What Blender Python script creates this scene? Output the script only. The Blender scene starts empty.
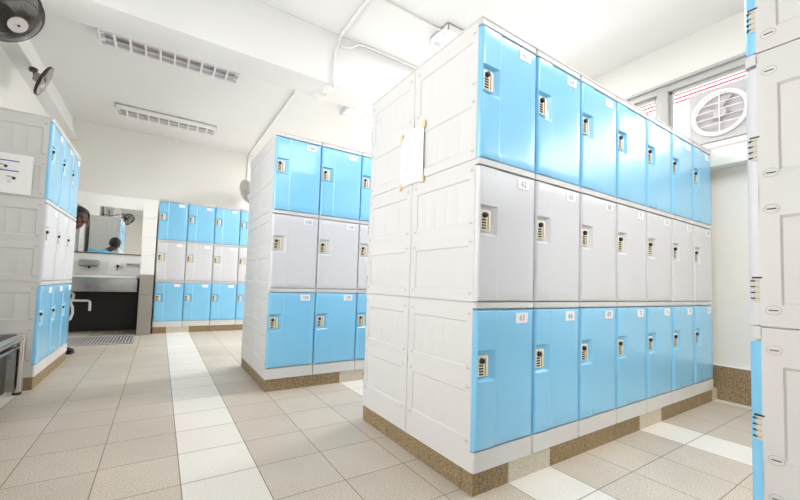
import bpy, bmesh, math, random
from mathutils import Vector, Matrix
random.seed(7)
C = bpy.context.scene
COL = C.collection
PI = math.pi

# ------------------------------------------------------------------ materials
def lin(c):
    return tuple((v/12.92 if v <= .04045 else ((v+.055)/1.055)**2.4) for v in c)
def srgb(r, g, b): return lin((r/255, g/255, b/255)) + (1,)

def mat(name, col, rough=.5, metal=0, bump=0, bscale=300, var=0, vscale=6, emit=0, coat=0, crough=.1, spec=.5):
    m = bpy.data.materials.new(name); m.use_nodes = True
    nt = m.node_tree; b = nt.nodes['Principled BSDF']
    b.inputs['Base Color'].default_value = col
    b.inputs['Roughness'].default_value = rough
    b.inputs['Metallic'].default_value = metal
    b.inputs['Coat Weight'].default_value = coat; b.inputs['Coat Roughness'].default_value = crough
    b.inputs['Specular IOR Level'].default_value = spec
    if emit:
        b.inputs['Emission Color'].default_value = (1, .98, .95, 1)
        b.inputs['Emission Strength'].default_value = emit
    if var or bump:
        tc = nt.nodes.new('ShaderNodeTexCoord')
    if var:
        n = nt.nodes.new('ShaderNodeTexNoise'); n.inputs['Scale'].default_value = vscale; n.inputs['Detail'].default_value = 6
        nt.links.new(tc.outputs['Object'], n.inputs['Vector'])
        r = nt.nodes.new('ShaderNodeValToRGB')
        r.color_ramp.elements[0].position = .3; r.color_ramp.elements[1].position = .7
        r.color_ramp.elements[0].color = tuple(c*(1-var) for c in col[:3])+(1,)
        r.color_ramp.elements[1].color = tuple(min(1, c*(1+var)) for c in col[:3])+(1,)
        nt.links.new(n.outputs['Fac'], r.inputs['Fac']); nt.links.new(r.outputs['Color'], b.inputs['Base Color'])
    if bump:
        n2 = nt.nodes.new('ShaderNodeTexNoise'); n2.inputs['Scale'].default_value = bscale
        nt.links.new(tc.outputs['Object'], n2.inputs['Vector'])
        bp = nt.nodes.new('ShaderNodeBump'); bp.inputs['Strength'].default_value = bump; bp.inputs['Distance'].default_value = .002
        nt.links.new(n2.outputs['Fac'], bp.inputs['Height']); nt.links.new(bp.outputs['Normal'], b.inputs['Normal'])
    return m

def tile_mat(name, col, speck, tint=.05, rough=.45, sc=170, wear=.05, tile=.295, off=(.965, -.075)):
    """speckled stone tile: grain from noise, each tile a slightly different tone, large soft wear"""
    m = bpy.data.materials.new(name); m.use_nodes = True
    nt = m.node_tree; b = nt.nodes['Principled BSDF']; N = nt.nodes.new; L = nt.links.new
    b.inputs['Roughness'].default_value = rough
    tc = N('ShaderNodeTexCoord')
    n = N('ShaderNodeTexNoise'); n.inputs['Scale'].default_value = sc; n.inputs['Detail'].default_value = 3; n.inputs['Roughness'].default_value = .7
    L(tc.outputs['Object'], n.inputs['Vector'])
    r = N('ShaderNodeValToRGB'); r.color_ramp.elements[0].position = .36; r.color_ramp.elements[1].position = .62
    r.color_ramp.elements[0].color = speck; r.color_ramp.elements[1].color = col
    L(n.outputs['Fac'], r.inputs['Fac'])
    ad = N('ShaderNodeVectorMath'); ad.operation = 'ADD'; ad.inputs[1].default_value = (off[0], off[1], 0)
    L(tc.outputs['Object'], ad.inputs[0])
    sn = N('ShaderNodeVectorMath'); sn.operation = 'DIVIDE'; sn.inputs[1].default_value = (tile, tile, 5)
    L(ad.outputs[0], sn.inputs[0])
    fl = N('ShaderNodeVectorMath'); fl.operation = 'FLOOR'; L(sn.outputs[0], fl.inputs[0])
    wn = N('ShaderNodeTexWhiteNoise'); L(fl.outputs[0], wn.inputs['Vector'])
    w2 = N('ShaderNodeTexNoise'); w2.inputs['Scale'].default_value = 1.7; w2.inputs['Detail'].default_value = 8; w2.inputs['Roughness'].default_value = .65
    L(tc.outputs['Object'], w2.inputs['Vector'])
    mr = N('ShaderNodeMapRange'); mr.inputs['To Min'].default_value = 1-tint; mr.inputs['To Max'].default_value = 1+tint
    L(wn.outputs['Value'], mr.inputs['Value'])
    mr2 = N('ShaderNodeMapRange'); mr2.inputs['From Min'].default_value = .3; mr2.inputs['From Max'].default_value = .7
    mr2.inputs['To Min'].default_value = 1-wear; mr2.inputs['To Max'].default_value = 1+wear
    L(w2.outputs['Fac'], mr2.inputs['Value'])
    mu = N('ShaderNodeMath'); mu.operation = 'MULTIPLY'; L(mr.outputs[0], mu.inputs[0]); L(mr2.outputs[0], mu.inputs[1])
    vm = N('ShaderNodeVectorMath'); vm.operation = 'SCALE'; L(r.outputs['Color'], vm.inputs[0]); L(mu.outputs[0], vm.inputs['Scale'])
    L(vm.outputs[0], b.inputs['Base Color'])
    return m

def glass_mat(name):
    m = bpy.data.materials.new(name); m.use_nodes = True
    nt = m.node_tree; nt.nodes.remove(nt.nodes['Principled BSDF'])
    o = nt.nodes['Material Output']; t = nt.nodes.new('ShaderNodeBsdfTransparent'); g = nt.nodes.new('ShaderNodeBsdfGlossy')
    g.inputs['Roughness'].default_value = .02
    f = nt.nodes.new('ShaderNodeFresnel'); f.inputs['IOR'].default_value = 1.3
    mx = nt.nodes.new('ShaderNodeMixShader')
    nt.links.new(f.outputs[0], mx.inputs[0]); nt.links.new(t.outputs[0], mx.inputs[1]); nt.links.new(g.outputs[0], mx.inputs[2])
    nt.links.new(mx.outputs[0], o.inputs['Surface'])
    return m

M = {}
M['blue']   = mat('blue_plastic', srgb(132,203,242), .27, bump=.03, bscale=260, coat=.7, crough=.22)
M['grey']   = mat('grey_plastic', srgb(214,215,220), .34, bump=.03, bscale=260, coat=.1)
M['shell']  = mat('off_white_plastic', srgb(214,213,212), .42, bump=.03, bscale=260)
M['groove'] = mat('dark_gap', srgb(60,60,62), .7)
M['slot']   = mat('slot_grey', srgb(160,159,158), .6)
M['hinge']  = mat('hinge_plastic', srgb(208,202,188), .5)
M['cream']  = mat('cream_plastic', srgb(238,230,208), .4)
M['tan']    = mat('tan_plastic', srgb(176,142,92), .45)
M['black']  = mat('black_plastic', srgb(22,22,24), .35)
M['plate']  = mat('white_label_plastic', srgb(240,240,246), .4)
M['ink']    = mat('grey_ink', srgb(120,118,132), .7)
M['tile']   = tile_mat('beige_floor_tile', srgb(216,206,193), srgb(164,152,136), tint=.045, wear=.09, sc=190)
M['wtile']  = tile_mat('white_floor_tile', srgb(234,230,222), srgb(214,208,198), tint=.025, wear=.03, sc=160)
M['grout']  = mat('grout', srgb(138,126,110), .8)
M['gran']   = tile_mat('brown_granite', srgb(168,146,112), srgb(112,92,62), tint=.05, rough=.55, sc=130, wear=.06)
M['lgran']  = tile_mat('pale_granite', srgb(214,206,190), srgb(186,176,158), tint=.03, rough=.55, sc=130)
M['wall']   = mat('cream_wall_paint', srgb(228,227,222), .75, bump=.05, bscale=90, var=.012, vscale=2)
M['wtilew'] = mat('white_wall_tile', srgb(244,243,241), .3)
M['ceil']   = mat('white_ceiling_paint', srgb(230,230,230), .8, bump=.05, bscale=70, var=.012, vscale=1.5)
M['gtile']  = mat('grey_wall_tile', srgb(152,147,138), .4, var=.1, vscale=90)
M['dtile']  = mat('dark_wall_tile', srgb(40,37,35), .5, var=.15, vscale=40)
M['steel']  = mat('brushed_steel', srgb(176,176,176), .32, metal=.9, var=.05, vscale=30)
M['chrome'] = mat('chrome_tube', srgb(205,200,194), .16, metal=1)
M['bench']  = mat('dark_seat_metal', srgb(70,69,65), .45, metal=.2, var=.1, vscale=30)
M['under']  = mat('bench_shade_panel', srgb(44,42,40), .6)  # near-black colour stands in for the shade under the bench
M['grating']= mat('drain_grating_steel', srgb(178,176,174), .45)
M['pit']    = mat('drain_pit', srgb(96,93,90), .8)
M['alu']    = mat('window_aluminium', srgb(176,176,174), .45)
M['white']  = mat('white_painted_metal', srgb(238,238,238), .4)
M['pvc']    = mat('white_pvc', srgb(232,231,228), .4)
M['lamp_off'] = mat('unlit_tube', srgb(226,222,224), .25)
M['lamp_on'] = mat('lit_tube', srgb(250,250,250), .3, emit=3.0)
M['refl']   = mat('lamp_reflector', srgb(196,190,196), .3, metal=.2)
M['fan_dark'] = mat('dark_fan_wire', srgb(62,58,56), .4, metal=.3)
M['fan_rim'] = mat('fan_rim_grey', srgb(150,140,138), .35, metal=.5)
M['fan_blade'] = mat('fan_blade_grey', srgb(82,84,80), .35)
M['fan_lt']  = mat('pale_fan_metal', srgb(196,192,190), .4, metal=.1)
M['fan_blade_lt'] = mat('pale_fan_blade', srgb(206,202,203), .4)
M['ex_grey'] = mat('exhaust_fan_grey', srgb(188,182,186), .5)
M['ex_white'] = mat('exhaust_fan_white', srgb(186,184,186), .5)
M['ex_ring'] = mat('exhaust_fan_ring', srgb(226,225,226), .4)
M['red']    = mat('red_stripe', srgb(206,70,92), .6)
M['paper']  = mat('white_paper', srgb(246,246,246), .8)
M['print']  = mat('pale_print', srgb(206,206,210), .8)
M['bluei']  = mat('blue_print', srgb(92,86,176), .8)
M['blacki'] = mat('dark_print', srgb(70,72,88), .8)
M['tape']   = mat('masking_tape', srgb(228,208,166), .6)
M['skin']   = mat('skin', srgb(84,52,38), .55, var=.06, vscale=25)
M['hair']   = mat('black_hair', srgb(16,14,14), .6, bump=.5, bscale=120)
M['shirt']  = mat('light_blue_cotton', srgb(118,198,232), .85, bump=.2, bscale=60)
M['trouser']= mat('dark_trouser_cloth', srgb(38,40,48), .9)
M['shoe']   = mat('black_shoe', srgb(20,20,24), .4)
M['eye']    = mat('eye_white', srgb(150,140,132), .3)
M['lip']    = mat('lip', srgb(112,66,60), .5)
M['yellow'] = mat('yellow_wrapper', srgb(224,200,70), .5)
M['glass']  = glass_mat('window_glass')
mm = mat('mirror_silver', (.9,.91,.9,1), .015, metal=1); M['mirror'] = mm

# ------------------------------------------------------------------ mesh helpers
class MB:
    def __init__(s): s.bm = bmesh.new(); s.mats = []
    def mi(s, m):
        m = M[m] if isinstance(m, str) else m
        if m not in s.mats: s.mats.append(m)
        return s.mats.index(m)
    def quad(s, pts, m):
        f = s.bm.faces.new([s.bm.verts.new(p) for p in pts]); f.material_index = s.mi(m); return f
    def merge(s, tmp, m, mtx=None):
        i = s.mi(m)
        if mtx is not None: bmesh.ops.transform(tmp, matrix=mtx, verts=tmp.verts)
        for f in tmp.faces: f.material_index = i
        me = bpy.data.meshes.new('t'); tmp.to_mesh(me); tmp.free(); s.bm.from_mesh(me); bpy.data.meshes.remove(me)
    def box(s, lo, hi, m, r=0, seg=2, mtx=None):
        t = bmesh.new(); bmesh.ops.create_cube(t, size=1)
        lo = Vector(lo); hi = Vector(hi)
        for v in t.verts: v.co = Vector([lo[i]+(v.co[i]+.5)*(hi[i]-lo[i]) for i in range(3)])
        if r: bmesh.ops.bevel(t, geom=t.edges[:], offset=r, segments=seg, affect='EDGES', profile=.5)
        s.merge(t, m, mtx)
    def cyl(s, p0, p1, r, m, n=16, r2=None, caps=True):
        p0 = Vector(p0); p1 = Vector(p1); d = p1-p0
        t = bmesh.new(); bmesh.ops.create_cone(t, cap_ends=caps, segments=n, radius1=r, radius2=r if r2 is None else r2, depth=d.length)
        mtx = Matrix.Translation((p0+p1)/2) @ d.to_track_quat('Z', 'Y').to_matrix().to_4x4()
        s.merge(t, m, mtx)
    def sphere(s, c, r, m, n=16, sc=(1,1,1), mtx=None):
        t = bmesh.new(); bmesh.ops.create_uvsphere(t, u_segments=n, v_segments=max(6, n//2), radius=r)
        mt = Matrix.Translation(c) @ Matrix.Diagonal((*sc, 1))
        s.merge(t, m, (mtx @ mt) if mtx is not None else mt)
    def tube(s, pts, r, m, n=10, closed=False):
        """a round tube swept along a polyline"""
        pts = [Vector(p) for p in pts]; k = len(pts); i = s.mi(m); rings = []
        up = None
        for a in range(k):
            if closed: t = (pts[(a+1) % k]-pts[a-1]).normalized()
            else: t = (pts[min(a+1, k-1)]-pts[max(a-1, 0)]).normalized()
            if up is None:
                up = Vector((0,0,1)) if abs(t.z) < .9 else Vector((1,0,0))
            u = t.cross(up).normalized(); v = u.cross(t).normalized(); up = v
            rings.append([s.bm.verts.new(pts[a]+r*(math.cos(2*PI*j/n)*u+math.sin(2*PI*j/n)*v)) for j in range(n)])
        for a in range(k if closed else k-1):
            A = rings[a]; B = rings[(a+1) % k]
            for j in range(n):
                f = s.bm.faces.new((A[j], A[(j+1) % n], B[(j+1) % n], B[j])); f.material_index = i
        if not closed:
            for R in (rings[0][::-1], rings[-1]):
                f = s.bm.faces.new(R); f.material_index = i
    def prism(s, poly, z0, z1, m):
        i = s.mi(m); a = [s.bm.verts.new((x, y, z0)) for x, y in poly]; b = [s.bm.verts.new((x, y, z1)) for x, y in poly]
        n = len(poly)
        for j in range(n):
            f = s.bm.faces.new((a[j], a[(j+1) % n], b[(j+1) % n], b[j])); f.material_index = i
        for R in (a[::-1], b):
            f = s.bm.faces.new(R); f.material_index = i
    def field(s, us, vs, fn, m):
        """a surface through fn(u, v) over the grid us x vs"""
        i = s.mi(m)
        g = [[s.bm.verts.new(fn(u, v)) for v in vs] for u in us]
        for a in range(len(us)-1):
            for b in range(len(vs)-1):
                f = s.bm.faces.new((g[a][b], g[a+1][b], g[a+1][b+1], g[a][b+1])); f.material_index = i
    def mesh(s, name, smooth=35):
        bmesh.ops.recalc_face_normals(s.bm, faces=s.bm.faces[:])
        me = bpy.data.meshes.new(name); s.bm.to_mesh(me); s.bm.free()
        for m in s.mats: me.materials.append(m)
        if smooth:
            for p in me.polygons: p.use_smooth = True
            me.set_sharp_from_angle(angle=math.radians(smooth))
        return me
    def build(s, name, parent=None, smooth=35):
        return link(name, s.mesh(name, smooth), parent)

def link(name, me, parent=None):
    o = bpy.data.objects.new(name, me); COL.objects.link(o)
    if parent is not None: o.parent = parent
    return o
def tag(o, label, cat, group=None):
    o['label'] = label; o['category'] = cat
    if group: o['group'] = group
    return o
def thing(name, label, cat, loc=(0,0,0), rotz=0, group=None):
    o = bpy.data.objects.new(name, None); COL.objects.link(o); o.empty_display_size = .05
    o.location = loc; o.rotation_euler = (0, 0, rotz)
    return tag(o, label, cat, group)
def struct(o): o['kind'] = 'structure'; return o

# ------------------------------------------------------------------ room
XL, XR, YB, YF, ZC = -2.34, 2.70, 5.93, -4.0, 3.09
T = .295; TX0 = -.965; TY0 = .075      # tile size and joint offsets
def tilex(i): return TX0+T*i
def is_strip(i): return i % 4 == 0     # every fourth row of tiles runs white

b = MB(); g = .002
i0 = math.floor((XL-TX0)/T); i1 = math.ceil((XR-TX0)/T)
j0 = math.floor((YF-TY0)/T); j1 = math.ceil((YB-TY0)/T)
GR = (-2.30, -1.32, 4.50, 5.20)       # the drain channel in the floor
b.quad([(XL,YF,-.0012),(XR,YF,-.0012),(XR,YB,-.0012),(XL,YB,-.0012)], 'grout')
for i in range(i0, i1):
    for j in range(j0, j1):
        xa, xb = max(XL, tilex(i))+g, min(XR, tilex(i+1))-g; ya, yb = max(YF, TY0+T*j)+g, min(YB, TY0+T*(j+1))-g
        if xb > xa and yb > ya: b.quad([(xa,ya,0),(xb,ya,0),(xb,yb,0),(xa,yb,0)], 'wtile' if is_strip(i) else 'tile')
for xa, xb in ((XL,XL-.1),(XR,XR+.1)):
    pass
struct(b.build('floor', smooth=0))

b = MB(); b.box((XL-.15,YF-.15,ZC),(XR+.15,YB+.15,ZC+.12),'ceil'); struct(b.build('ceiling'))
b = MB(); b.box((XL,1.97,2.612),(XR,2.29,ZC),'ceil',r=.008); struct(b.build('trim_1'))          # the cross beam
b = MB()                                                                                         # the stepped cornice along the left wall
b.prism([(XL,2.785),(XL+.14,2.785),(XL+.14,2.83),(XL+.10,2.845),(XL+.10,2.93),(XL+.075,2.94),(XL+.075,ZC),(XL,ZC)], 2.29, YB, 'ceil')
me = b.mesh('trim_2'); 
for v in me.vertices: v.co = Vector((v.co.x, v.co.z, v.co.y))
o = link('trim_2', me); struct(o); o.data.flip_normals()

# left and back walls
LW = (-.6, 1.9, .95, 2.72)            # unseen left-wall windows added for light: above the bench, and behind the left bank
LW2 = (4.3, 5.6, 1.0, 2.0)
b = MB()
for lo, hi in (((XL-.15,YF,-.02),(XL,2.8,LW[2])), ((XL-.15,YF,LW[3]),(XL,2.8,ZC)), ((XL-.15,YF,LW[2]),(XL,LW[0],LW[3])), ((XL-.15,LW[1],LW[2]),(XL,2.8,LW[3])), ((XL-.15,2.8,-.02),(XL,YB,LW2[2])), ((XL-.15,2.8,LW2[3]),(XL,YB,ZC)), ((XL-.15,2.8,LW2[2]),(XL,LW2[0],LW2[3])), ((XL-.15,LW2[1],LW2[2]),(XL,YB,LW2[3]))):
    b.box(lo, hi, 'wall')
struct(b.build('wall_left'))
b = MB(); b.box((XL-.15,YB,-.02),(XR+.15,YB+.15,ZC),'wall'); struct(b.build('wall_back'))
# wall behind the camera
b = MB()
b.box((XL-.15,YF-.15,-.02),(XR+.15,YF,ZC),'wall')
struct(b.build('wall_front'))
# right wall with the long high window
WY0, WY1, WZ0, WZ1 = -3.2, 1.90, 2.06, 2.70
W3 = (3.2, 4.9, 1.6, 2.6)           # unseen window added beyond the beam to brighten the back, behind the middle bank
b = MB()
for lo, hi in (((XR,YF,-.02),(XR+.15,W3[0],WZ0)), ((XR,YF,WZ1),(XR+.15,W3[0],ZC)), ((XR,YF,WZ0),(XR+.15,WY0,WZ1)), ((XR,WY1,WZ0),(XR+.15,W3[0],WZ1)), ((XR,W3[0],-.02),(XR+.15,W3[1],W3[2])), ((XR,W3[0],W3[3]),(XR+.15,W3[1],ZC)), ((XR,W3[1],-.02),(XR+.15,YB,ZC))):
    b.box(lo, hi, 'wall')
struct(b.build('wall_right'))
b = MB(); b.box((XR-.13,YF,1.845),(XR,1.97,1.985),'wall',r=.006); struct(b.build('trim_3'))      # the ledge under the window
b = MB(); b.box((XR-.03,WY0,2.035),(XR+.02,WY1,WZ0+.012),'white',r=.004); struct(b.build('trim_4'))
b = MB()                                                                                         # brown granite skirting, tile by tile
b.box((XR-.012,YF,0),(XR,YB,.268),'grout')
for j in range(j0, j1):
    ya, yb = max(YF, TY0+T*j-.02), min(YB, TY0+T*(j+1)-.02)
    if yb-ya > .02: b.box((XR-.02,ya+.001,0),(XR-.001,yb-.001,.265),'gran',r=.002,seg=1)
b.box((XR-.02,YF,.265),(XR,YB,.272),'white')
struct(b.build('baseboard_right'))

# windows: frame, mullions, sashes, panes
def window(name, X, sg, y0, y1, z0, z1, mull):
    w = struct(bpy.data.objects.new(name, None)); COL.objects.link(w); w.location = (X, 0, z0)
    def child(b, n):
        me = b.mesh(n); me.transform(Matrix.Translation((-X, 0, -z0))); o = link(n, me, w); o['kind'] = 'structure'; return o
    def bx(b, xa, xb, ya, yb, za, zb, m, r=0): 
        xa, xb = sorted((X+sg*xa, X+sg*xb)); b.box((xa,ya,za),(xb,yb,zb),m,r=r)
    b = MB()
    for v in ((y0,y1,z1-.055,z1), (y0,y1,z0,z0+.03), (y0,y0+.05,z0,z1), (y1-.05,y1,z0,z1)): bx(b, -.02, .07, *v, 'alu', .004)
    for y in mull: bx(b, -.025, .07, y-.045, y+.045, z0, z1, 'alu', .005)
    bx(b, -.05, 0, y0, y1, z1, z1+.025, 'alu', .004)
    child(b, 'window_frame')
    ys = [y0+.05]+list(mull)+[y1-.05]; n = len(ys)-1
    for k in range(n):
        ya, yb = ys[k]+.045*(k > 0), ys[k+1]-.045*(k < n-1); za, zb = z0+.03, z1-.055; t = .028
        b = MB()
        for v in ((ya,yb,zb-t,zb), (ya,yb,za,za+t), (ya,ya+t,za,zb), (yb-t,yb,za,zb)): bx(b, .01, .045, *v, 'alu', .003)
        child(b, 'sash')
        b = MB(); bx(b, .026, .030, ya+t, yb-t, za+t, zb-t, 'glass'); child(b, 'pane')
    return w
win = window('window_1', XR, 1, WY0, WY1, WZ0, WZ1, (-2.1, -1.0, .375))
window('added_window_2', XL, -1, *LW, (.75,))  # unseen, added so daylight reaches the near bank's end panel
window('added_window_3', XR, 1, *W3, (4.05,))  # unseen, added to bring daylight into the back aisle
window('added_window_4', XL, -1, *LW2, (4.95,))  # unseen, added to brighten the mirror wall
# thin red slats of the sunshade outside the top of the window
for z in (2.592, 2.628, 2.664):
    b = MB(); b.box((.16,-2.3,z-WZ0),(.18,2.3,z-WZ0+.014),'red'); o = b.build('sunshade_slat', win); o['kind'] = 'structure'
for y in (-2.2, 1.6):
    b = MB(); b.box((.15,y-.02,.5),(.16,y+.02,.72),'alu'); o = b.build('sunshade_bracket', win); o['kind'] = 'structure'

# exhaust fan set in the window
ef = thing('exhaust_fan', 'white round exhaust fan in a square panel in front of the window pane', 'fan', (XR-.02, -.035, 2.305))
def ring(b, c, ax, R, r, m, n=40, k=8):
    ax = Vector(ax).normalized(); u = ax.orthogonal().normalized(); v = ax.cross(u)
    b.tube([Vector(c)+R*(math.cos(2*PI*a/n)*u+math.sin(2*PI*a/n)*v) for a in range(n)], r, m, k, True)
b = MB()                                                             # square board with a round hole
n = 48; R = .172; H = .205; i = b.mi('ex_white')
for x in (-.012, .008):
    inn = [b.bm.verts.new((x, R*math.cos(2*PI*a/n), R*math.sin(2*PI*a/n))) for a in range(n)]
    out = []
    for a in range(n):
        c, s_ = math.cos(2*PI*a/n), math.sin(2*PI*a/n); k = H/max(abs(c), abs(s_)); out.append(b.bm.verts.new((x, k*c, k*s_*1.08)))
    for a in range(n):
        b.bm.faces.new((inn[a], inn[(a+1) % n], out[(a+1) % n], out[a])).material_index = i
    if x < 0: A, B = inn, out
for a in range(n):
    b.bm.faces.new((A[a], A[(a+1) % n], inn[(a+1) % n], inn[a])).material_index = i
    b.bm.faces.new((B[a], B[(a+1) % n], out[(a+1) % n], out[a])).material_index = i
b.build('panel', ef)
b = MB(); ring(b, (-.02,0,0), (1,0,0), .172, .018, 'ex_ring', 48); b.build('ring', ef)
b = MB()
for z in (-.085, -.03, .03, .085):
    h = math.sqrt(.155**2-z*z); b.cyl((-.022,-h,z),(-.022,h,z),.004,'ex_ring',8)
b.cyl((-.022,0,-.155),(-.022,0,.155),.004,'ex_ring',8); b.build('guard', ef)
b = MB(); b.cyl((-.018,0,0),(.02,0,0),.042,'ex_white',24); b.build('hub', ef)
for k in range(5):
    a0 = 2*PI*k/5+.3; b = MB()
    def bl(u, v):
        a = a0+(v-.5)*.95*(.7+.5*u); r = .035+.115*u
        return (.012-.022*(v-.5), r*math.cos(a), r*math.sin(a))
    b.field([q/6 for q in range(7)], [q/6 for q in range(7)], bl, 'ex_grey'); b.build('blade', ef)
b = MB(); b.cyl((.022,0,0),(.026,0,0),.17,'ex_grey',40); b.build('back_plate', ef)

# ------------------------------------------------------------------ washing corner on the back wall
b = MB()                                                             # white tiled wall panel, each tile a shallow bevelled block
yt = 5.90
b.box((XL,yt+.004,.8),(-1.15,YB,2.04),'wtilew')
nx, nz = 4, 4
for a in range(nx):
    for c in range(nz):
        xa = XL+(1.19/nx)*a; za = .82+(1.22/nz)*c
        b.box((xa+.0012,yt-.004,za+.0012),(xa+1.19/nx-.0012,yt+.006,za+1.22/nz-.0012),'wtilew',r=.002,seg=1)
struct(b.build('trim_5'))
b = MB(); b.box((XL,yt-.01,0),(-1.31,YB,.80),'dtile'); struct(b.build('trim_6'))
b = MB()                                                             # the pier: grey tiles below, white above
px0, px1, py0 = -1.315, -1.155, 5.20
for k in range(3): b.box((px0,py0,.283*k+.001),(px1,YB,.283*(k+1)-.001),'gtile',r=.002,seg=1)
for k in range(4): b.box((px0,py0,.849+.269*k+.001),(px1,YB,.849+.269*(k+1)-.001),'wtilew',r=.002,seg=1)
struct(b.build('trim_7'))

mr = thing('mirror', 'wide wall mirror above the wash trough, reflecting a person in light blue', 'mirror', (-1.80, 5.893, 1.15))
b = MB(); b.box((-.48,-.006,.006),(.447,0,.70),'mirror'); b.build('glass', mr, 0)
b = MB(); b.box((-.49,-.014,-.008),(.457,.002,.006),'groove'); b.build('bottom_rail', mr)

tr = thing('wash_trough', 'stainless steel wash trough with a pale rim below the mirror', 'trough', (-1.82, 5.30, .6))
b = MB(); b.box((-.50,0,.0),(.475,.012,.19),'steel',r=.003); b.build('apron', tr)
b = MB()
for lo, hi in (((-.5,-.03,.19),(.495,.05,.212)), ((-.5,.54,.19),(.495,.585,.212)), ((-.5,-.03,.19),(-.46,.585,.212)), ((.455,-.03,.19),(.495,.585,.212))): b.box(lo, hi, 'pvc', r=.004)
b.build('rim', tr)
b = MB(); b.box((-.46,.04,.03),(.455,.55,.04),'steel'); b.box((-.46,.54,.03),(.455,.55,.19),'steel'); b.box((-.46,.05,.03),(-.45,.55,.19),'steel'); b.box((.445,.05,.03),(.455,.55,.19),'steel'); b.build('basin', tr)

sd = thing('mounted_soap_dispenser', 'small stainless steel soap dispenser on the tiles left under the mirror', 'dispenser', (-1.94, 5.895, .945))
b = MB(); b.box((-.125,-.09,0),(.10,0,.095),'steel',r=.018,seg=3); b.build('case', sd)
b = MB(); b.cyl((-.01,-.06,-.028),(-.01,-.06,.0),.014,'black',12); b.build('nozzle', sd)
tp = thing('mounted_push_tap', 'round white push tap with a dark centre on the tiles under the mirror', 'tap', (-1.622, 5.895, .965))
b = MB(); b.cyl((0,0,0),(0,-.03,0),.045,'white',24,r2=.036); b.build('collar', tp)
b = MB(); b.cyl((0,-.03,0),(0,-.05,0),.02,'black',16); b.build('button', tp)
b = MB(); b.tube([(0,-.02,-.02),(0,-.06,-.035),(0,-.09,-.06)],.013,'chrome'); b.build('spout', tp)
sh = thing('soap_shelf', 'thin grey shelf ledge on the tiles beside the pier under the mirror', 'shelf', (-1.435, 5.896, 1.0))
b = MB(); b.box((-.085,-.09,0),(.085,0,.012),'steel',r=.003); b.build('ledge', sh)
b = MB(); b.box((-.07,-.06,-.03),(-.06,0,0),'steel'); b.box((.06,-.06,-.03),(.07,0,0),'steel'); b.build('bracket', sh)

dp = thing('drain_pipe', 'white drain pipe with a bent end in the dark space under the trough', 'pipe', (-1.985, 5.45, 0))
b = MB(); b.tube([(-.09,0,.472),(.08,0,.470),(.105,0,.465),(.118,0,.45),(.12,0,.42),(.12,0,.33)],.015,'pvc',12); b.build('elbow_pipe', dp)
b = MB(); b.tube([(-.11,0,.565),(-.075,0,.575),(-.055,0,.55),(-.06,0,.50),(-.085,0,.45),(-.06,0,.38),(-.055,0,.30),(-.075,0,.22),(-.11,0,.2)],.016,'pvc',12); b.build('hose', dp)
b = MB(); b.tube([(-.11,.0,.565),(-.2,.03,.565),(-.25,.05,.57)],.02,'pvc',12); b.tube([(-.11,0,.2),(-.14,0,.19),(-.15,0,.12),(-.15,0,0)],.02,'pvc',12); b.build('riser', dp)

dg = thing('drain_grating', 'long grey floor drain grating in front of the wash trough', 'drain', ((GR[0]+GR[1])/2, (GR[2]+GR[3])/2, 0))
hx, hy = (GR[1]-GR[0])/2, (GR[3]-GR[2])/2
b = MB(); b.box((-hx,-hy,.0005),(hx,hy,.003),'pit'); b.build('pit', dg)
b = MB()
for lo, hi in (((-hx,-hy,.001),(hx,-hy+.025,.012)), ((-hx,hy-.025,.001),(hx,hy,.012)), ((-hx,-hy,.001),(-hx+.025,hy,.012)), ((hx-.025,-hy,.001),(hx,hy,.012))): b.box(lo, hi, 'grating', r=.002, seg=1)
b.build('frame', dg)
b = MB(); k = 0
x = -hx+.05
while x < hx-.03:
    b.box((x-.009,-hy+.02,.002),(x+.009,hy-.02,.010),'grating'); x += .034
b.build('bars', dg)

# ------------------------------------------------------------------ tiled curbs under the lockers
def curb(name, x0, x1, y0, y1, h=.09, inset=.006):
    """curb faced with granite tiles that follow the floor joints; pale where a white strip meets it"""
    b = MB(); x0 += inset; y0 += inset; x1 -= inset; y1 -= inset
    b.box((x0+.004,y0+.004,0),(x1-.004,y1-.004,h-.001),'grout')
    xs = [x0]+[tilex(i) for i in range(i0, i1+1) if x0+.03 < tilex(i) < x1-.03]+[x1]
    ys = [y0]+[TY0+T*j for j in range(j0, j1+1) if y0+.03 < TY0+T*j < y1-.03]+[y1]
    for a, c in zip(xs, xs[1:]):
        pale = is_strip(math.floor(((a+c)/2-TX0)/T)); m = 'lgran' if pale else 'gran'
        for ya, yb in ((y0,y0+.012),(y1-.012,y1)): b.box((a+.001,ya,0),(c-.001,yb,h),m,r=.0015,seg=1)
    for a, c in zip(ys, ys[1:]):
        for xa, xb in ((x0,x0+.012),(x1-.012,x1)): b.box((xa,a+.001,0),(xb,c-.001,h),'gran',r=.0015,seg=1)
    return struct(b.build(name))

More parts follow.
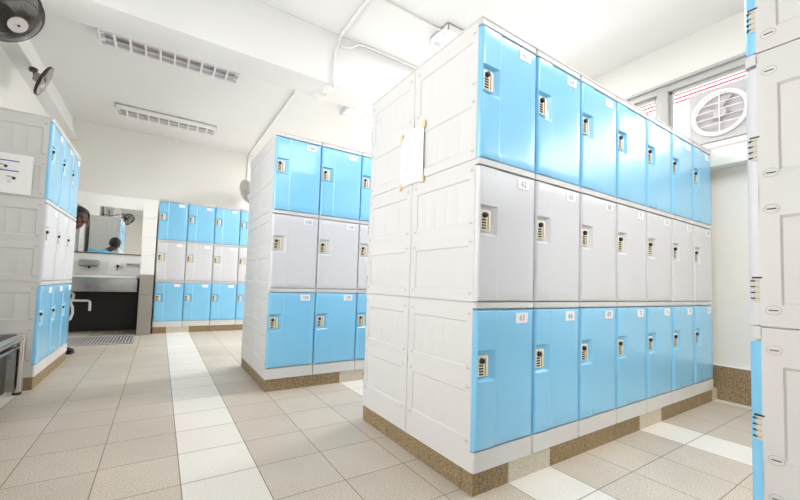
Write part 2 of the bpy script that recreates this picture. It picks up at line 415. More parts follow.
# ------------------------------------------------------------------ locker modules
W, D, P, HD = .3702, .4757, .60, .574
Z0 = .172
DT = HD-.006         # top of the door
FY = .020            # body front stands this far behind the door face
def relief(y, z):
    d = 0
    for a, c in ((.045,.235),(.33,.52)):
        if .052 < y < .43 and a < z < c:
            e = min(y-.052, .43-y, z-a, c-z)
            d = .0048*min(1, e/.0035)
            for k in (.2,.4,.6,.8):
                q = abs(y-(.052+.378*k))
                if q < .006 and e > .012: d -= .0024*(1-q/.006)
    if abs(z-.285) < .0021: d = .0032
    return d
def body_mesh(base):
    b = MB(); e = .0012; zlo = -.081 if base else 0.0
    ys = sorted(set([FY, .0519,.052,.0555,.058] + [round(.052+.378*k+s,5) for k in (.2,.4,.6,.8) for s in (-.006,0,.006)] + [.4265,.43,.4301, D]))
    zs = sorted(set([zlo, 0., .0005,.0449,.045,.051,.057,.223,.229,.235,.2351,.283,.285,.287,.3299,.33,.336,.342,.508,.514,.52,.5201,.597,.598,P]))
    for side in (0, 1):
        def fn(y, z):
            d = relief(y, z)
            if z < 0 or z == 0.: d = 0 if z < 0 else .002
            if z >= .597: d = .004 if z > .5975 else 0
            return (e+d if side == 0 else W-e-d, y, z)
        b.field(ys, zs, fn, 'shell')
        for y in (.040, D-.034):                                       # oval knock-outs beside each seam
            for z in (.035,.25,.328,.552):
                x = (e-.0006) if side == 0 else W-e+.0006; n = 20; i = b.mi('slot')
                A = [b.bm.verts.new((x, y+.0125*math.cos(2*PI*a/n), z+.0100*math.sin(2*PI*a/n))) for a in range(n)]
                B = [b.bm.verts.new((x, y+.0117*math.cos(2*PI*a/n), z+.0092*math.sin(2*PI*a/n))) for a in range(n)]
                for a in range(n): b.bm.faces.new((A[a], A[(a+1) % n], B[(a+1) % n], B[a])).material_index = i
                b.box((x-.0003,y-.0075,z-.0010),(x+.0003,y+.0075,z+.0010),'groove')
    b.quad([(e,FY,zlo),(W-e,FY,zlo),(W-e,FY,P),(e,FY,P)], 'shell')
    b.quad([(e,D,zlo),(W-e,D,zlo),(W-e,D,P),(e,D,P)], 'shell')
    b.quad([(e,FY,P-.0005),(W-e,FY,P-.0005),(W-e,D,P-.0005),(e,D,P-.0005)], 'shell')
    b.quad([(e,FY,zlo),(W-e,FY,zlo),(W-e,D,zlo),(e,D,zlo)], 'shell')
    # rail across the front above the door
    def rail(z0, z1):
        r = .012; pts = [(e,FY+.001)]
        for k in range(6):
            a = PI+PI/2*k/5; pts.append((e+r+r*math.cos(a), r+r*math.sin(a)))
        for k in range(6):
            a = 1.5*PI+PI/2*k/5; pts.append((W-e-r+r*math.cos(a), r+r*math.sin(a)))
        pts.append((W-e,FY+.001)); b.prism(pts, z0, z1, 'shell')
    rail(HD+.001, P-.0006)
    return b.mesh('body')
def base_mesh():
    b = MB(); e = .0012; r = .012; pts = [(e,FY-.0005)]
    for k in range(6):
        a = PI+PI/2*k/5; pts.append((e+r+r*math.cos(a), r+r*math.sin(a)))
    for k in range(6):
        a = 1.5*PI+PI/2*k/5; pts.append((W-e-r+r*math.cos(a), r+r*math.sin(a)))
    pts.append((W-e,FY-.0005)); b.prism(pts, -.0805, -.001, 'shell'); return b.mesh('kickboard')
def cap_mesh():
    b = MB(); b.box((.0008,-.003,P),(W-.0008,D,P+.009),'shell',r=.003,seg=2); return b.mesh('top_cap')

def door_h(x, z):
    """how far the door face stands in front of the body at x, z"""
    x0, x1, z0, z1 = .0028, W-.0028, .003, DT
    h = .024
    if x > .122: h = .0195
    elif x > .114: h = .024-.0045*(x-.114)/.008
    if x > .20: h = .0195+.0012*math.sin(PI*(x-.2)/(x1-.2))
    def rnd(t, r): 
        return 1 if t >= r else math.sqrt(max(0, 1-(1-t/r)**2))
    h *= min(rnd(x-x0, .016), rnd(x1-x, .011), .35+.65*rnd(z-z0, .007), .35+.65*rnd(z1-z, .007))
    rec = .008
    if .0125 <= x <= .113 and .276 <= z <= .404:
        k = 1.
        if z > .398: k = (.404-z)/.006
        if z < .290: k = min(k, (z-.276)/.014)
        if x < .0165: k = min(k, (x-.0125)/.004)
        if x > .084: k = min(k, (.113-x)/.029)
        h = h*(1-k)+rec*k
    return h
def door_mesh(m):
    b = MB()
    xs = sorted(set([.0028,.0030,.0036,.0048,.0066,.009,.0125,.0165,.0188,.05,.084,.09,.096,.102,.108,.113,.114,.118,.122,.15,.20,.24,.285,.32,W-.0138,W-.010,W-.007,W-.005,W-.0036,W-.003,W-.0028]))
    zs = sorted(set([.003,.0033,.004,.0055,.0075,.010,.05,.12,.2,.268,.276,.28,.285,.290,.34,.392,.398,.401,.404,.41,.46,.52,DT-.007,DT-.0045,DT-.0025,DT-.001,DT-.0003,DT]))
    b.field(xs, zs, lambda x, z: (x, FY-door_h(x, z), z), m)
    yb = FY-.0042
    for z in (zs[0], zs[-1]):
        b.field(xs, [0,1], lambda x, t: (x, (FY-door_h(x, z))*(1-t)+yb*t, z), m)
    for x in (xs[0], xs[-1]):
        b.field([0,1], zs, lambda t, z: (x, (FY-door_h(x, z))*(1-t)+yb*t, z), m)
    bmesh.ops.remove_doubles(b.bm, verts=b.bm.verts[:], dist=1e-6)
    return b.mesh('door', 28)
def plate_mesh(text):
    b = MB(); b.box((.243,-.0025,.508),(.322,.002,.553),'plate',r=.0008,seg=1)
    for x in (.239,.326):
        for z in (.522,.54): b.cyl((x,.001,z),(x,-.0005,z),.0028,'slot',8)
    if text:
        cu = bpy.data.curves.new('t', 'FONT'); cu.body = text; cu.size = .037; cu.align_x = 'CENTER'; cu.align_y = 'CENTER'
        ob = bpy.data.objects.new('t', cu); COL.objects.link(ob); bpy.context.view_layer.update()
        me = bpy.data.meshes.new_from_object(ob.evaluated_get(bpy.context.evaluated_depsgraph_get()))
        t = bmesh.new(); t.from_mesh(me)
        b.merge(t, 'ink', Matrix.Translation((.2825,-.0029,.5305)) @ Matrix.Rotation(PI/2, 4, 'X'))
        bpy.data.objects.remove(ob); bpy.data.curves.remove(cu); bpy.data.meshes.remove(me)
    return b.mesh('number_plate')
def lock_mesh():
    b = MB(); b.box((.018,.0015,.297),(.078,.0125,.382),'cream',r=.003,seg=2); return b.mesh('lock')
def knob_mesh():
    b = MB(); b.cyl((.038,.002,.362),(.038,-.009,.362),.0125,'black',20,r2=.011); b.sphere((.038,-.009,.362),.011,'black',14,(1,.4,1)); return b.mesh('knob')
def dial_mesh():
    b = MB()
    for k in range(4):
        b.box((.024,-.001,.304+.0115*k),(.048,.003,.3105+.0115*k),'black',r=.0012,seg=1)
    b.box((.058,0,.302),(.064,.003,.374),'tan',r=.001,seg=1); return b.mesh('number_dials')
def hinge_mesh():
    b = MB(); x0, x1 = W-.012, W-.0014
    b.box((x0,.0095,-.025),(x1,FY+.003,.025),'hinge')
    for k in range(4):
        b.box((x0,.005,-.0195+.0125*k),(x1+.0003,.0125,-.0165+.0125*k),'groove'); b.box((x0,.0125,-.0188+.0125*k),(x1+.0003,FY-.001,-.0172+.0125*k),'slot')
    b.box((x0,.0075,.0248),(x1+.0003,FY+.0035,.0285),'black')
    return b.mesh('hinge')
MESH = dict(body=body_mesh(False), body_base=body_mesh(True), kick=base_mesh(), cap=cap_mesh(), blue=door_mesh('blue'), grey=door_mesh('grey'),
            lock=lock_mesh(), knob=knob_mesh(), dials=dial_mesh(), hinge=hinge_mesh())
PL = {}
def make_locker(color, tier):
    """tier 0 = bottom, 1 = middle, 2 = top"""
    t = thing('locker', '', 'locker')
    link('body', MESH['body_base' if tier == 0 else 'body'], t)
    if tier == 0: link('kickboard', MESH['kick'], t)
    if tier == 2: link('top_cap', MESH['cap'], t)
    d = link('door', MESH[color], t); d['label'] = ('blue' if color == 'blue' else 'light grey')+' plastic door'
    link('number_plate', PL.setdefault('', plate_mesh('')), d)
    for z in (.385,.077): link('hinge', MESH['hinge'], d).location = (0,0,z)
    l = link('lock', MESH['lock'], t); l['label'] = 'cream combination lock'
    link('knob', MESH['knob'], l); link('number_dials', MESH['dials'], l)
    t.location = (0,0,-20)
    return t
def copy_tree(o, parent=None):
    c = o.copy(); COL.objects.link(c)
    if parent is not None: c.parent = parent; c.matrix_parent_inverse = o.matrix_parent_inverse.copy()
    for ch in list(o.children): copy_tree(ch, c)
    return c
PROTO = {}; USED = set()
ORD = ['first','second','third','fourth','fifth','sixth','seventh']
TN = ['bottom','middle','top']
def put_locker(loc, rot, tier, label, group, number=''):
    color = 'grey' if tier == 1 else 'blue'; k = (color, tier)
    if k not in PROTO: PROTO[k] = make_locker(color, tier)
    if k not in USED: o = PROTO[k]; USED.add(k); fresh = True
    else: o = copy_tree(PROTO[k])
    o.location = loc; o.rotation_euler = (0,0,rot); o['label'] = label; o['group'] = group
    d = [c for c in o.children if c.name.split('.')[0] == 'door'][0]
    pl = [c for c in d.children if c.name.split('.')[0] == 'number_plate'][0]
    if number not in PL: PL[number] = plate_mesh(number)
    pl.data = PL[number]
    return o
CN = {0: 'blue', 1: 'light grey', 2: 'blue'}

# --- the near bank, front row of seven columns and the end of the row behind it
curb('trim_8', 0, XR-.02+.006, 0, 2*D)
for c in range(7):
    for t in range(3):
        lab = f"{CN[t]} {TN[t]}-row locker of the near bank, {'column beside its off-white end panel' if c == 0 else ORD[c]+' column from its near corner'}"
        if c == 6: lab = f"{CN[t]} {TN[t]}-row locker of the near bank, last column by the window"
        put_locker((c*W, 0, Z0+P*t), 0, t, lab, 'lockers in the front row of the near bank', str(61+3*c+(2-t)))
for t in range(3):
    put_locker((W, 2*D+.003, Z0+P*t), PI, t, f"{TN[t]} rear-row locker of the near bank, off-white side and {CN[t]} door edge showing", 'lockers in the rear row of the near bank')
# --- the middle bank
MX, MY = -.390, 1.758
curb('trim_9', MX, MX+7*W, MY, MY+2*D)
for c in range(5):
    for t in range(3):
        lab = f"{CN[t]} {TN[t]}-row locker of the middle bank, {ORD[c]} column from its left end"
        put_locker((MX+c*W, MY, Z0+P*t), 0, t, lab, 'lockers in the front row of the middle bank', str(104+3*c+(2-t)))
for t in range(3):
    put_locker((MX+W, MY+2*D+.003, Z0+P*t), PI, t, f"{TN[t]} rear-row locker of the middle bank, only its off-white side showing", 'lockers in the rear row of the middle bank')
# --- the far bank by the back wall
FX, FYB = -1.1375, 5.328
curb('trim_10', FX, FX+5*W, FYB, FYB+D)
for c in range(5):
    for t in range(3):
        put_locker((FX+c*W, FYB, Z0+P*t), 0, t, f"{CN[t]} {TN[t]}-row locker of the far bank, {ORD[c]} column from the tiled pier", 'lockers of the far bank')
# --- the left bank, facing the aisle
LX, LY = -1.796, 2.547
curb('trim_11', LX-D, LX, LY, LY+3*W)
for c in range(3):
    for t in range(3):
        put_locker((LX, LY+c*W, Z0+P*t), PI/2, t, f"{CN[t]} {TN[t]}-row locker of the left bank, {ORD[c]} column from the bench", 'lockers of the left bank')
# --- the right bank, seen on its end
RX, RY = 0.0, -.817
curb('trim_12', RX, RX+W, RY-D, RY)
for t in range(3):
    put_locker((RX+W, RY, Z0+P*t), PI, t, f"{TN[t]} locker cut by the photo's right edge, its side and {CN[t]} door edge showing", 'lockers of the right bank')

# ------------------------------------------------------------------ notices
def notice(name, label, loc, rotz, w, h, torn=False):
    t = thing(name, label, 'notice', loc, rotz)
    b = MB(); us = [k/8 for k in range(9)]; vs = [k/10 for k in range(11)]
    def fn(u, v):
        z = v*h
        if torn and v > .9: z -= .03*(1-min(1, u*2.2))*(v-.9)/.1+.005*math.sin(u*21)*(v-.9)/.1
        return ((u-.5)*w, -.003-.004*math.sin(PI*u)*abs(v-.45)**2*3, z)
    b.field(us, vs, fn, 'paper')
    b.field(us, vs, lambda u, v: tuple(Vector(fn(u, v))+Vector((0,.0012,0))), 'paper')
    o = b.build('sheet', t); return t
n1 = notice('paper_sign', 'white paper notice taped to the off-white end panel of the near bank', (-.0025, .483, 1.36), -PI/2, .20, .29, True)
b = MB()
for k in range(9):
    w = random.uniform(.05,.13); b.box((-.07,-.0095,.235-.021*k),(-.07+w,-.0085,.239-.021*k),'print')
b.build('printed_lines', n1)
for x, z in ((-.1,.27),(.1,.285),(-.1,.0),(.1,.005)):
    b = MB(); b.box((x-.012,-.006,z-.018),(x+.012,-.001,z+.018),'tape'); b.build('tape', n1)
n2 = notice('paper_sign', 'white sheet with blue lines and small dark pictures on the left bank side panel', (-2.03, LY-.0025, 1.385), 0, .29, .28)
b = MB()
for z in (.225,.155): b.box((-.12,-.0085,z),(.075,-.0065,z+.006),'bluei')
b.build('blue_lines', n2)
b = MB()
for x, z in ((-.075,.187),(.0,.187),(-.085,.105),(.045,.108)):
    b.box((x-.028,-.008,z+.008),(x+.0,-.0065,z+.012),'blacki'); b.cyl((x+.008,-.008,z),(x+.008,-.0065,z),.010,'blacki',14)
    for q in range(3): b.box((x-.025,-.0078,z-.02-.007*q),(x-.004,-.0066,z-.017-.007*q),'print')
b.build('pictures', n2)

# ------------------------------------------------------------------ ceiling lights
def fixture(x, y, lit, label, L=1.2, Wd=.26, power=1):
    t = thing('ceiling_light', label, 'light', (x, y, ZC), 0, 'fluorescent ceiling lights'); hw = Wd/2; H = .07
    b = MB()
    b.box((0,-hw,-.012),(L,hw,0),'white'); b.box((0,-hw,-H),(L,-hw+.012,0),'white',r=.003); b.box((0,hw-.012,-H),(L,hw,0),'white',r=.003)
    b.box((0,-hw,-H),(.012,hw,0),'white',r=.003); b.box((L-.012,-hw,-H),(L,hw,0),'white',r=.003)
    b.build('housing', t)
    b = MB()
    b.field([.012,L-.012], [k/12 for k in range(13)], lambda u, v: (u, -hw+.012+(2*hw-.024)*v, -.014-.038*(2*v-1)**4), 'refl'); b.build('reflector', t)
    for yy in (-.058,.058):
        b = MB(); b.cyl((.04,yy,-.040),(L-.04,yy,-.040),.013,'lamp_on' if lit else 'lamp_off',14)
        for xx in (.012,L-.042): b.box((xx,yy-.018,-.06),(xx+.03,yy+.018,-.014),'white',r=.003)
        b.build('tube', t)
    for k in range(1, 10):
        b = MB(); xx = L*k/10; b.box((xx-.009,-hw+.01,-H-.001),(xx+.009,hw-.01,-.045),'white',r=.001,seg=1); b.build('louvre', t)
    if lit:
        ld = bpy.data.lights.new('lamp_glow', 'AREA'); ld.shape = 'RECTANGLE'; ld.size = L-.1; ld.size_y = Wd-.06; ld.energy = LAMP*power; ld.color = (1,.985,.96)
        lo = bpy.data.objects.new('lamp_glow', ld); COL.objects.link(lo); lo.parent = t; lo.location = (L/2, 0, -H-.004)
    return t
LAMP = 30
fixture(-1.67, 3.195, False, 'unlit louvred ceiling light nearest on the left, above the aisle')
fixture(-1.69, 5.03, False, 'unlit louvred ceiling light farther back on the left, near the back wall')
fixture(.875, 1.395, True, 'lit ceiling light above the near bank, its end showing over the top edge')
fixture(.80, 3.21, True, 'lit ceiling light beyond the beam, showing over the middle bank', power=1.5)
fixture(.80, 5.03, True, 'added ceiling light brightening the back of the room, unseen behind the middle bank', power=1.2)  # unseen lamp added to lift the far ceiling and back wall
fixture(.5, -.42, True, 'unseen ceiling light added over the near aisle to brighten the near bank doors', power=.45)  # added lamp out of view, lights the near bank doors
fixture(.1, -1.95, True, 'unseen ceiling light added behind the right bank to brighten the door fronts', power=1.15)  # added lamp out of view, fills the doors from the front

# ------------------------------------------------------------------ conduits
def conduit(label, pts, r=.012, boxes=()):
    t = thing('conduit', label, 'conduit', pts[0]); o = Vector(pts[0])
    b = MB(); b.tube([Vector(p)-o for p in pts], r, 'pvc', 10); b.build('pipe', t)
    for c in boxes:
        b = MB(); c = Vector(c)-o; b.box(c-Vector((.04,.04,.025)), c+Vector((.04,.04,.025)), 'pvc', r=.006); b.build('junction_box', t)
    return t
zt = ZC-.014
conduit('white conduit running along the ceiling and down the face of the beam', [(.19,-3,zt),(.185,1.90,zt),(.182,1.935,zt-.01),(.178,1.955,zt-.04),(.165,1.955,zt-.10),(.14,1.955,zt-.15),(.14,1.955,2.66),(.145,1.95,2.63),(.145,1.955,2.60),(.145,2.0,2.598),(.145,2.28,2.598)], .013,
        [(.12,2.03,2.588),(.10,2.22,2.588)])
conduit('white conduit branching right along the top edge of the beam', [(.19,1.955,2.985),(.24,1.955,2.985),(.29,1.955,3.0),(.36,1.955,3.06),(.42,1.955,zt),(.5,1.955,zt),(2.6,1.955,zt)], .012)
conduit('white conduit crossing the ceiling to the lit light above the near bank', [(.21,1.372,zt),(.87,1.372,zt)], .012)
conduit('white conduit on the ceiling beyond the beam, ending down the back wall', [(.155,2.30,zt),(.155,YB-.03,zt),(.153,YB-.016,zt-.02),(.15,YB-.014,2.46)], .012)

# ------------------------------------------------------------------ fans
def wall_fan(label, centre, normal, R, wall_pt, dark=True, nb=3, wires=56, dome=.36, mount=None, pale=False):
    t = thing('wall_fan', label, 'fan', wall_pt); off = Vector(wall_pt)
    n = Vector(normal).normalized(); c = Vector(centre)-off
    u = n.orthogonal().normalized(); v = n.cross(u)
    rimm = 'fan_dark' if pale else 'fan_rim' if dark else 'fan_lt'
    wire = 'fan_dark' if dark else 'fan_lt'; dep = R*dome; k = R/.225
    def P(r, a, h): return c+n*h+r*(math.cos(a)*u+math.sin(a)*v)
    b = MB(); ring(b, c, n, R, .007*k, rimm, 48, 8); ring(b, c-n*.02*k, n, R, .006*k, rimm, 48, 8)
    i = b.mi(rimm)
    A = [b.bm.verts.new(P(R, 2*PI*a/48, 0)) for a in range(48)]; B = [b.bm.verts.new(P(R, 2*PI*a/48, -.02*k)) for a in range(48)]
    for a in range(48): b.bm.faces.new((A[a], A[(a+1) % 48], B[(a+1) % 48], B[a])).material_index = i
    b.build('rim', t)
    for s, nm in ((1,'front_grille'),(-1,'rear_grille')):
        b = MB()
        for a in range(wires):
            an = 2*PI*a/wires
            b.tube([P(R*q, an, s*dep*math.sqrt(max(0, 1-q**2.6))-(.02*k if s < 0 else 0)) for q in (1,.9,.7,.45,.2)], .002*k, 'fan_lt' if pale and s > 0 else wire, 4)
        for q in (.72,.45): ring(b, c+n*(s*dep*math.sqrt(1-q**2.6)-(.02*k if s < 0 else 0)), n, R*q, .0018*k, wire, 40, 5)
        b.build(nm, t)
    b = MB(); b.cyl(c+n*dep*.9, c+n*(dep+.012*k), R*.24, 'fan_lt', 28); b.cyl(c+n*(dep+.012*k), c+n*(dep+.016*k), .008*k, 'black', 10); b.build('badge', t)
    b = MB(); b.cyl(c-n*dep*.9, c+n*dep*.35, R*.18, wire, 20); b.cyl(c-n*dep*.9, c-n*(dep+.09*k), R*.36, 'fan_rim' if dark else 'fan_lt', 20, r2=R*.26); b.build('motor', t)
    for q in range(nb):
        b = MB(); a0 = 2*PI*q/nb+.4
        def bl(x, y):
            a = a0+(y-.5)*1.5*(.75+.35*math.sin(PI*x*.8)); r = R*(.16+.74*x)
            return P(r, a, .03*k*(y-.5)*2)
        b.field([z/7 for z in range(8)], [z/8 for z in range(9)], bl, 'fan_blade' if dark and not pale else 'fan_blade_lt'); b.build('blade', t)
    m0 = c-n*(dep+.07*k)
    b = MB(); b.tube([m0, m0*.5+Vector((0,0,-.03)), Vector((0,0,0))], .016*k, wire, 10); b.build('arm', t)
    wn = Vector(mount) if mount else Vector((1,0,0)) if abs(wall_pt[0]-XL) < .3 else Vector((0,-1,0))
    b = MB(); b.cyl(Vector((0,0,0)), wn*.03, .05*k, wire, 20); b.build('wall_plate', t)
    return t
CAM = Vector((-1.07933, -1.07264, .83957)); RV = Vector((.839,-.543,0)); UV = Vector((0,0,1))
def nrm(c, tilt, rx, uz):
    d = (CAM-Vector(c)).normalized(); s = RV*rx+UV*uz; s = (s-d*s.dot(d)).normalized()
    return d*math.cos(math.radians(tilt))+s*math.sin(math.radians(tilt))
c1 = (-1.84,1.60,2.20)
wall_fan('large dark wire wall fan at the top left corner of the photo', c1, nrm(c1, 44, .72, -.70), .176, (XL+.001, 1.45, 2.30), wires=110, dome=.62)
c2 = (-2.075,3.53,2.612)
wall_fan('small wall fan seen edge-on under the left cornice', c2, nrm(c2, 80, .89, -.46), .145, (-2.20, 3.72, 2.786), dome=.11, mount=(0,0,-1), pale=True)
c3 = (.12,5.62,2.33)
wall_fan('pale grey wall fan on the back wall, partly behind the middle bank', c3, nrm(c3, 62, -.9, -.3), .21, (.15, YB-.001, 2.42), False)

# ------------------------------------------------------------------ bench against the left wall
bn = thing('bench', 'dark metal bench with a chrome tube frame beside the left bank', 'bench', (-2.06, 1.65, 0))
bx0, bx1, by0, by1 = -.25, .19, -.95, .845
b = MB(); zr = .378; r = .028
cor = []
for cx, cy, a0 in ((bx1-.06,by1-.06,0),(bx0+.06,by1-.06,PI/2),(bx0+.06,by0+.06,PI),(bx1-.06,by0+.06,1.5*PI)):
    for k in range(7): cor.append((cx+.06*math.cos(a0+PI/2*k/6), cy+.06*math.sin(a0+PI/2*k/6), zr))
b.tube(cor, r, 'chrome', 14, True); b.build('seat_frame', bn)
b = MB()
x = bx0+.035
while x < bx1-.035:
    b.box((x,by0+.02,zr-.008),(x+.036,by1-.02,zr+.030),'bench',r=.004,seg=1); x += .040
b.build('seat', bn)
b = MB()
cr2 = [(p[0]*.985, p[1]*.995, zr-.06) for p in cor]; b.tube(cr2, .013, 'chrome', 10, True); b.build('lower_rail', bn)
for lx in (bx1+.012, bx0+.025):
    for ly in (by1-.03, by0+.03):
        b = MB(); b.cyl((lx,ly,.012),(lx,ly,zr),.019,'chrome',16); f = b.build('leg', bn)
        b = MB(); b.cyl((lx,ly,0),(lx,ly,.014),.024,'black',16); b.build('foot_cap', f)
b = MB(); b.box((bx0+.02,by1-.10,.03),(bx1-.04,by1-.085,.32),'under'); b.build('end_shade_panel', bn)  # dark sheet closing the seat end, its colour stands in for shade
b = MB(); b.box((bx1-.05,by0+.06,.03),(bx1-.035,by1-.09,.32),'under'); b.build('side_shade_panel', bn)  # dark sheet along the aisle side, colour in place of underside shade

b = MB(); 
b.field([0,.5,1], [0,.5,1], lambda u, v: (-1.78+.03*u, 3.36+.022*v, .001+.008*math.sin(5*u+4*v)**2), 'yellow')
tag(b.build('wrapper_scrap'), 'tiny yellow scrap of wrapper on the floor by the left bank', 'litter')

# ------------------------------------------------------------------ person leaning out from behind the left bank
def bake(o, name):
    dg = bpy.context.evaluated_depsgraph_get(); bpy.context.view_layer.update()
    me = bpy.data.meshes.new_from_object(o.evaluated_get(bpy.context.evaluated_depsgraph_get())); me.name = name
    old = o.data; bpy.data.objects.remove(o); bpy.data.meshes.remove(old)
    for p in me.polygons: p.use_smooth = True
    return me
def skin(nodes, edges, sub=2):
    me = bpy.data.meshes.new('s'); me.from_pydata([n[0] for n in nodes], edges, [])
    o = bpy.data.objects.new('s', me); COL.objects.link(o)
    sk = o.modifiers.new('k', 'SKIN'); sk.use_smooth_shade = True
    for i, n in enumerate(nodes):
        r = n[1]; me.skin_vertices[0].data[i].radius = r if isinstance(r, tuple) else (r, r)
    me.skin_vertices[0].data[0].use_root = True
    if sub: s = o.modifiers.new('b', 'SUBSURF'); s.levels = sub; s.render_levels = sub
    return bake(o, 's')
# local frame: facing -Y, x to the photo's right; pelvis over x = 0
HEAD = Vector((.245, -.03, 1.415))
J = {'pel':(-.03,0,.80),'wai':(-.015,0,.95),'che':(.02,-.01,1.14),'neb':(.115,-.015,1.27),'nec':(.19,-.02,1.325),
     'shl':(-.10,-.01,1.285),'shr':(.165,.0,1.16),'ell':(-.20,.02,.98),'elr':(.15,.08,.88),'wrl':(-.18,-.10,.80),'wrr':(.10,-.02,.70),
     'hpl':(-.115,0,.76),'hpr':(.055,0,.76),'knl':(-.13,-.02,.43),'knr':(.085,-.03,.43),'anl':(-.14,.01,.085),'anr':(.125,.0,.085)}
def nodes(spec): return [(J[k], r) for k, r in spec]
K = ['pel','wai','che','neb','nec','shl','shr','ell','elr','wrl','wrr','hpl','hpr','knl','knr','anl','anr']
E_ = [(0,1),(1,2),(2,3),(3,4),(2,5),(2,6),(5,7),(6,8),(7,9),(8,10),(0,11),(0,12),(11,13),(12,14),(13,15),(14,16)]
R_ = dict(pel=(.11,.085),wai=(.105,.08),che=(.12,.085),neb=.055,nec=.048,shl=.052,shr=.052,ell=.036,elr=.036,wrl=.026,wrr=.026,hpl=.078,hpr=.078,knl=.055,knr=.055,anl=.036,anr=.036)
pieces = [skin([(J[k], R_[k]) for k in K], E_)]
for side, w in ((-1,'wrl'),(1,'wrr')):                               # hands: a palm and five separate bent fingers
    q = Vector(J[w]); dn = Vector((0,-.15,-1)).normalized(); fw = Vector((0,-1,.15)).normalized(); inn = Vector((-side,0,0))
    palm = q+dn*.075
    pieces.append(skin([(q,(.024,.018)),(q+dn*.035,(.033,.016)),(palm,(.036,.015))], [(0,1),(1,2)], 1))
    for f in range(4):
        ln = (.062,.07,.066,.052)[f]; s0 = q+dn*.07+fw*(.027-.018*f)
        pieces.append(skin([(s0-dn*.015,.0115),(s0+dn*ln*.5+inn*.004,.0105),(s0+dn*ln*.85+inn*.014,.0100),(s0+dn*ln*1.15+inn*.028,.0092)], [(0,1),(1,2),(2,3)], 1))
    t0 = q+dn*.025+fw*.02
    pieces.append(skin([(t0,.011),(t0+fw*.025+dn*.025+inn*.01,.0105),(t0+fw*.032+dn*.052+inn*.016,.009)], [(0,1),(1,2)], 1))
# head: cranium, jaw, nose, brow, ears melted into one surface with the body
b = MB(); HM = Matrix.Translation(HEAD) @ Matrix.Rotation(math.radians(12), 4, 'Y') @ Matrix.Rotation(math.radians(14), 4, 'Z')
def hs(c, r, sc): b.sphere(c, r, 'skin', 20, sc, HM)
hs((0,.012,.035), .092, (.86,1.05,.95)); hs((0,-.022,-.028), .072, (.86,.92,1.15)); hs((0,-.052,-.085), .035, (1.05,.85,.75))
hs((0,-.082,.030), .035, (1.6,.45,.4)); hs((0,-.097,-.012), .0165, (.85,1.2,1.7)); hs((0,-.108,-.028), .017, (1.25,1,.75))
hs((0,-.085,-.062), .025, (1.2,.6,.62))
for s in (-1,1): hs((s*.083,.01,-.005), .026, (.4,.75,1.25)); hs((s*.045,-.068,-.012), .027, (1,.7,.8))
b.tube([HM @ Vector((0,.01,-.06)), Vector(J['nec']), Vector(J['neb'])], .047, 'skin', 14)
pieces.append(b.mesh('h', 0))
bb = bmesh.new()
for me in pieces: bb.from_mesh(me)
me = bpy.data.meshes.new('m'); bb.to_mesh(me); bb.free()
o = bpy.data.objects.new('m', me); COL.objects.link(o)
rm = o.modifiers.new('r', 'REMESH'); rm.mode = 'VOXEL'; rm.voxel_size = .0045
sm = o.modifiers.new('s', 'SMOOTH'); sm.factor = .5; sm.iterations = 2
body = bake(o, 'body'); body.materials.clear(); body.materials.append(M['skin'])
pr = thing('person', 'person in a light blue shirt peering out from behind the left bank', 'person', (-2.085, 4.03, 0))
link('body', body, pr)
b = MB()
for s in (-1,1): b.sphere((s*.034,-.083,.012), .0125, 'eye', 14, (1.2,.6,.75), HM); b.sphere((s*.034,-.091,.012), .006, 'black', 10, (1,.5,1), HM)
b.build('eyes', pr)
b = MB(); b.sphere((0,-.099,-.058), .02, 'lip', 14, (1.25,.4,.28), HM); b.sphere((0,-.099,-.069), .018, 'lip', 14, (1.2,.4,.3), HM); b.build('mouth', pr)
t = bmesh.new(); bmesh.ops.create_icosphere(t, subdivisions=4, radius=1)
for v in list(t.verts):                                              # short curly hair cap
    p = v.co
    lim = .30 if p.y < -.35 else (-.25 if p.y < .1 else -.92)
    if p.z < lim: t.verts.remove(v)
for v in t.verts:
    k = 1+.03*math.sin(v.co.x*31)*math.sin(v.co.y*29)*math.sin(v.co.z*33)
    v.co = Vector((v.co.x*.0905*k, .014+v.co.y*.107*k, .035+v.co.z*.102*k))
b = MB(); b.merge(t, 'hair', HM); o = b.build('hair', pr); so = o.modifiers.new('t', 'SOLIDIFY'); so.thickness = .008
def cloth(keys, edges, rad, name, m):
    me = skin([(J[k], rad[k]) for k in keys], edges); me.materials.append(M[m]); me.name = name; return link(name, me, pr)
J['sll'] = tuple((Vector(J['shl'])*.35+Vector(J['ell'])*.65)); J['slr'] = tuple((Vector(J['shr'])*.35+Vector(J['elr'])*.65)); J['hem'] = (-.03,0,.74); J['col'] = (.158,-.018,1.305)
cloth(['che','wai','pel','hem','col','shl','shr','sll','slr'], [(0,1),(1,2),(2,3),(0,4),(0,5),(0,6),(5,7),(6,8)],
      dict(che=(.130,.10),wai=(.122,.098),pel=(.128,.10),hem=(.13,.105),col=(.066,.062),shl=.064,shr=.064,sll=.058,slr=.058), 'shirt', 'shirt')
J['cfl'] = (-.14,.01,.06); J['cfr'] = (.125,.0,.06); J['wst'] = (-.025,0,.86)
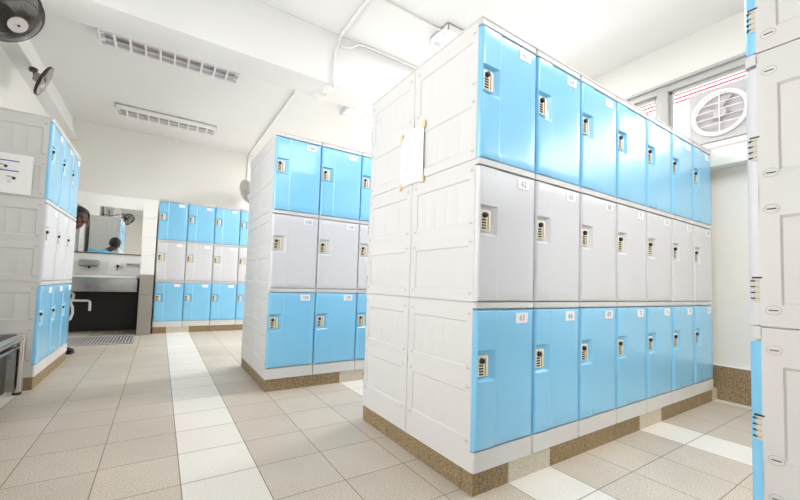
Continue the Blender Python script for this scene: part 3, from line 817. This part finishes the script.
cloth(['pel','wst','hpl','hpr','knl','knr','cfl','cfr'], [(0,1),(0,2),(0,3),(2,4),(3,5),(4,6),(5,7)],
      dict(pel=(.118,.093),wst=(.112,.09),hpl=.092,hpr=.092,knl=.07,knr=.07,cfl=.06,cfr=.06), 'trousers', 'trouser')
for k in ('anl','anr'):
    x, y, z = J[k]; b = MB()
    b.sphere((x,y-.02,.052), .06, 'shoe', 18, (.72,1.1,.85)); b.sphere((x+.004,y-.10,.036), .055, 'shoe', 18, (.78,1.35,.62)); b.box((x-.042,y-.17,0),(x+.046,y+.045,.022),'shoe',r=.01)
    sh = b.mesh('shoe')
    if k == 'anr': sh.transform(Matrix.Translation((x,y,0)) @ Matrix.Rotation(math.radians(75), 4, 'Z') @ Matrix.Translation((-x,-y,0)))
    link('shoe', sh, pr)

# ------------------------------------------------------------------ daylight
w = bpy.data.worlds.new('World'); C.world = w; w.use_nodes = True
bg = w.node_tree.nodes['Background']; bg.inputs['Color'].default_value = (1,1,1,1); bg.inputs['Strength'].default_value = 4.6

# ------------------------------------------------------------------ camera
yaw, pitch, roll, f = .57492, .04942, .03106, 365.78565
F = Vector((math.sin(yaw)*math.cos(pitch), math.cos(yaw)*math.cos(pitch), math.sin(pitch)))
Rr = Vector((math.cos(yaw), -math.sin(yaw), 0)); U = Rr.cross(F)
r2 = math.cos(roll)*Rr+math.sin(roll)*U; u2 = -math.sin(roll)*Rr+math.cos(roll)*U
cd = bpy.data.cameras.new('camera'); co = bpy.data.objects.new('camera', cd); COL.objects.link(co)
mw = Matrix((r2, u2, -F)).transposed().to_4x4(); mw.translation = CAM; co.matrix_world = mw
cd.sensor_width = 36; cd.lens = f*36/800; cd.shift_x = 2.23/800; cd.shift_y = 15.08/800; cd.clip_start = .02
C.camera = co
C.view_settings.view_transform = 'Standard'; C.view_settings.look = 'None'; C.view_settings.gamma = 1; C.view_settings.exposure = .46
C.view_settings.use_curve_mapping = False
C.cycles.max_bounces = 10; C.cycles.diffuse_bounces = 8; C.cycles.sample_clamp_indirect = 8
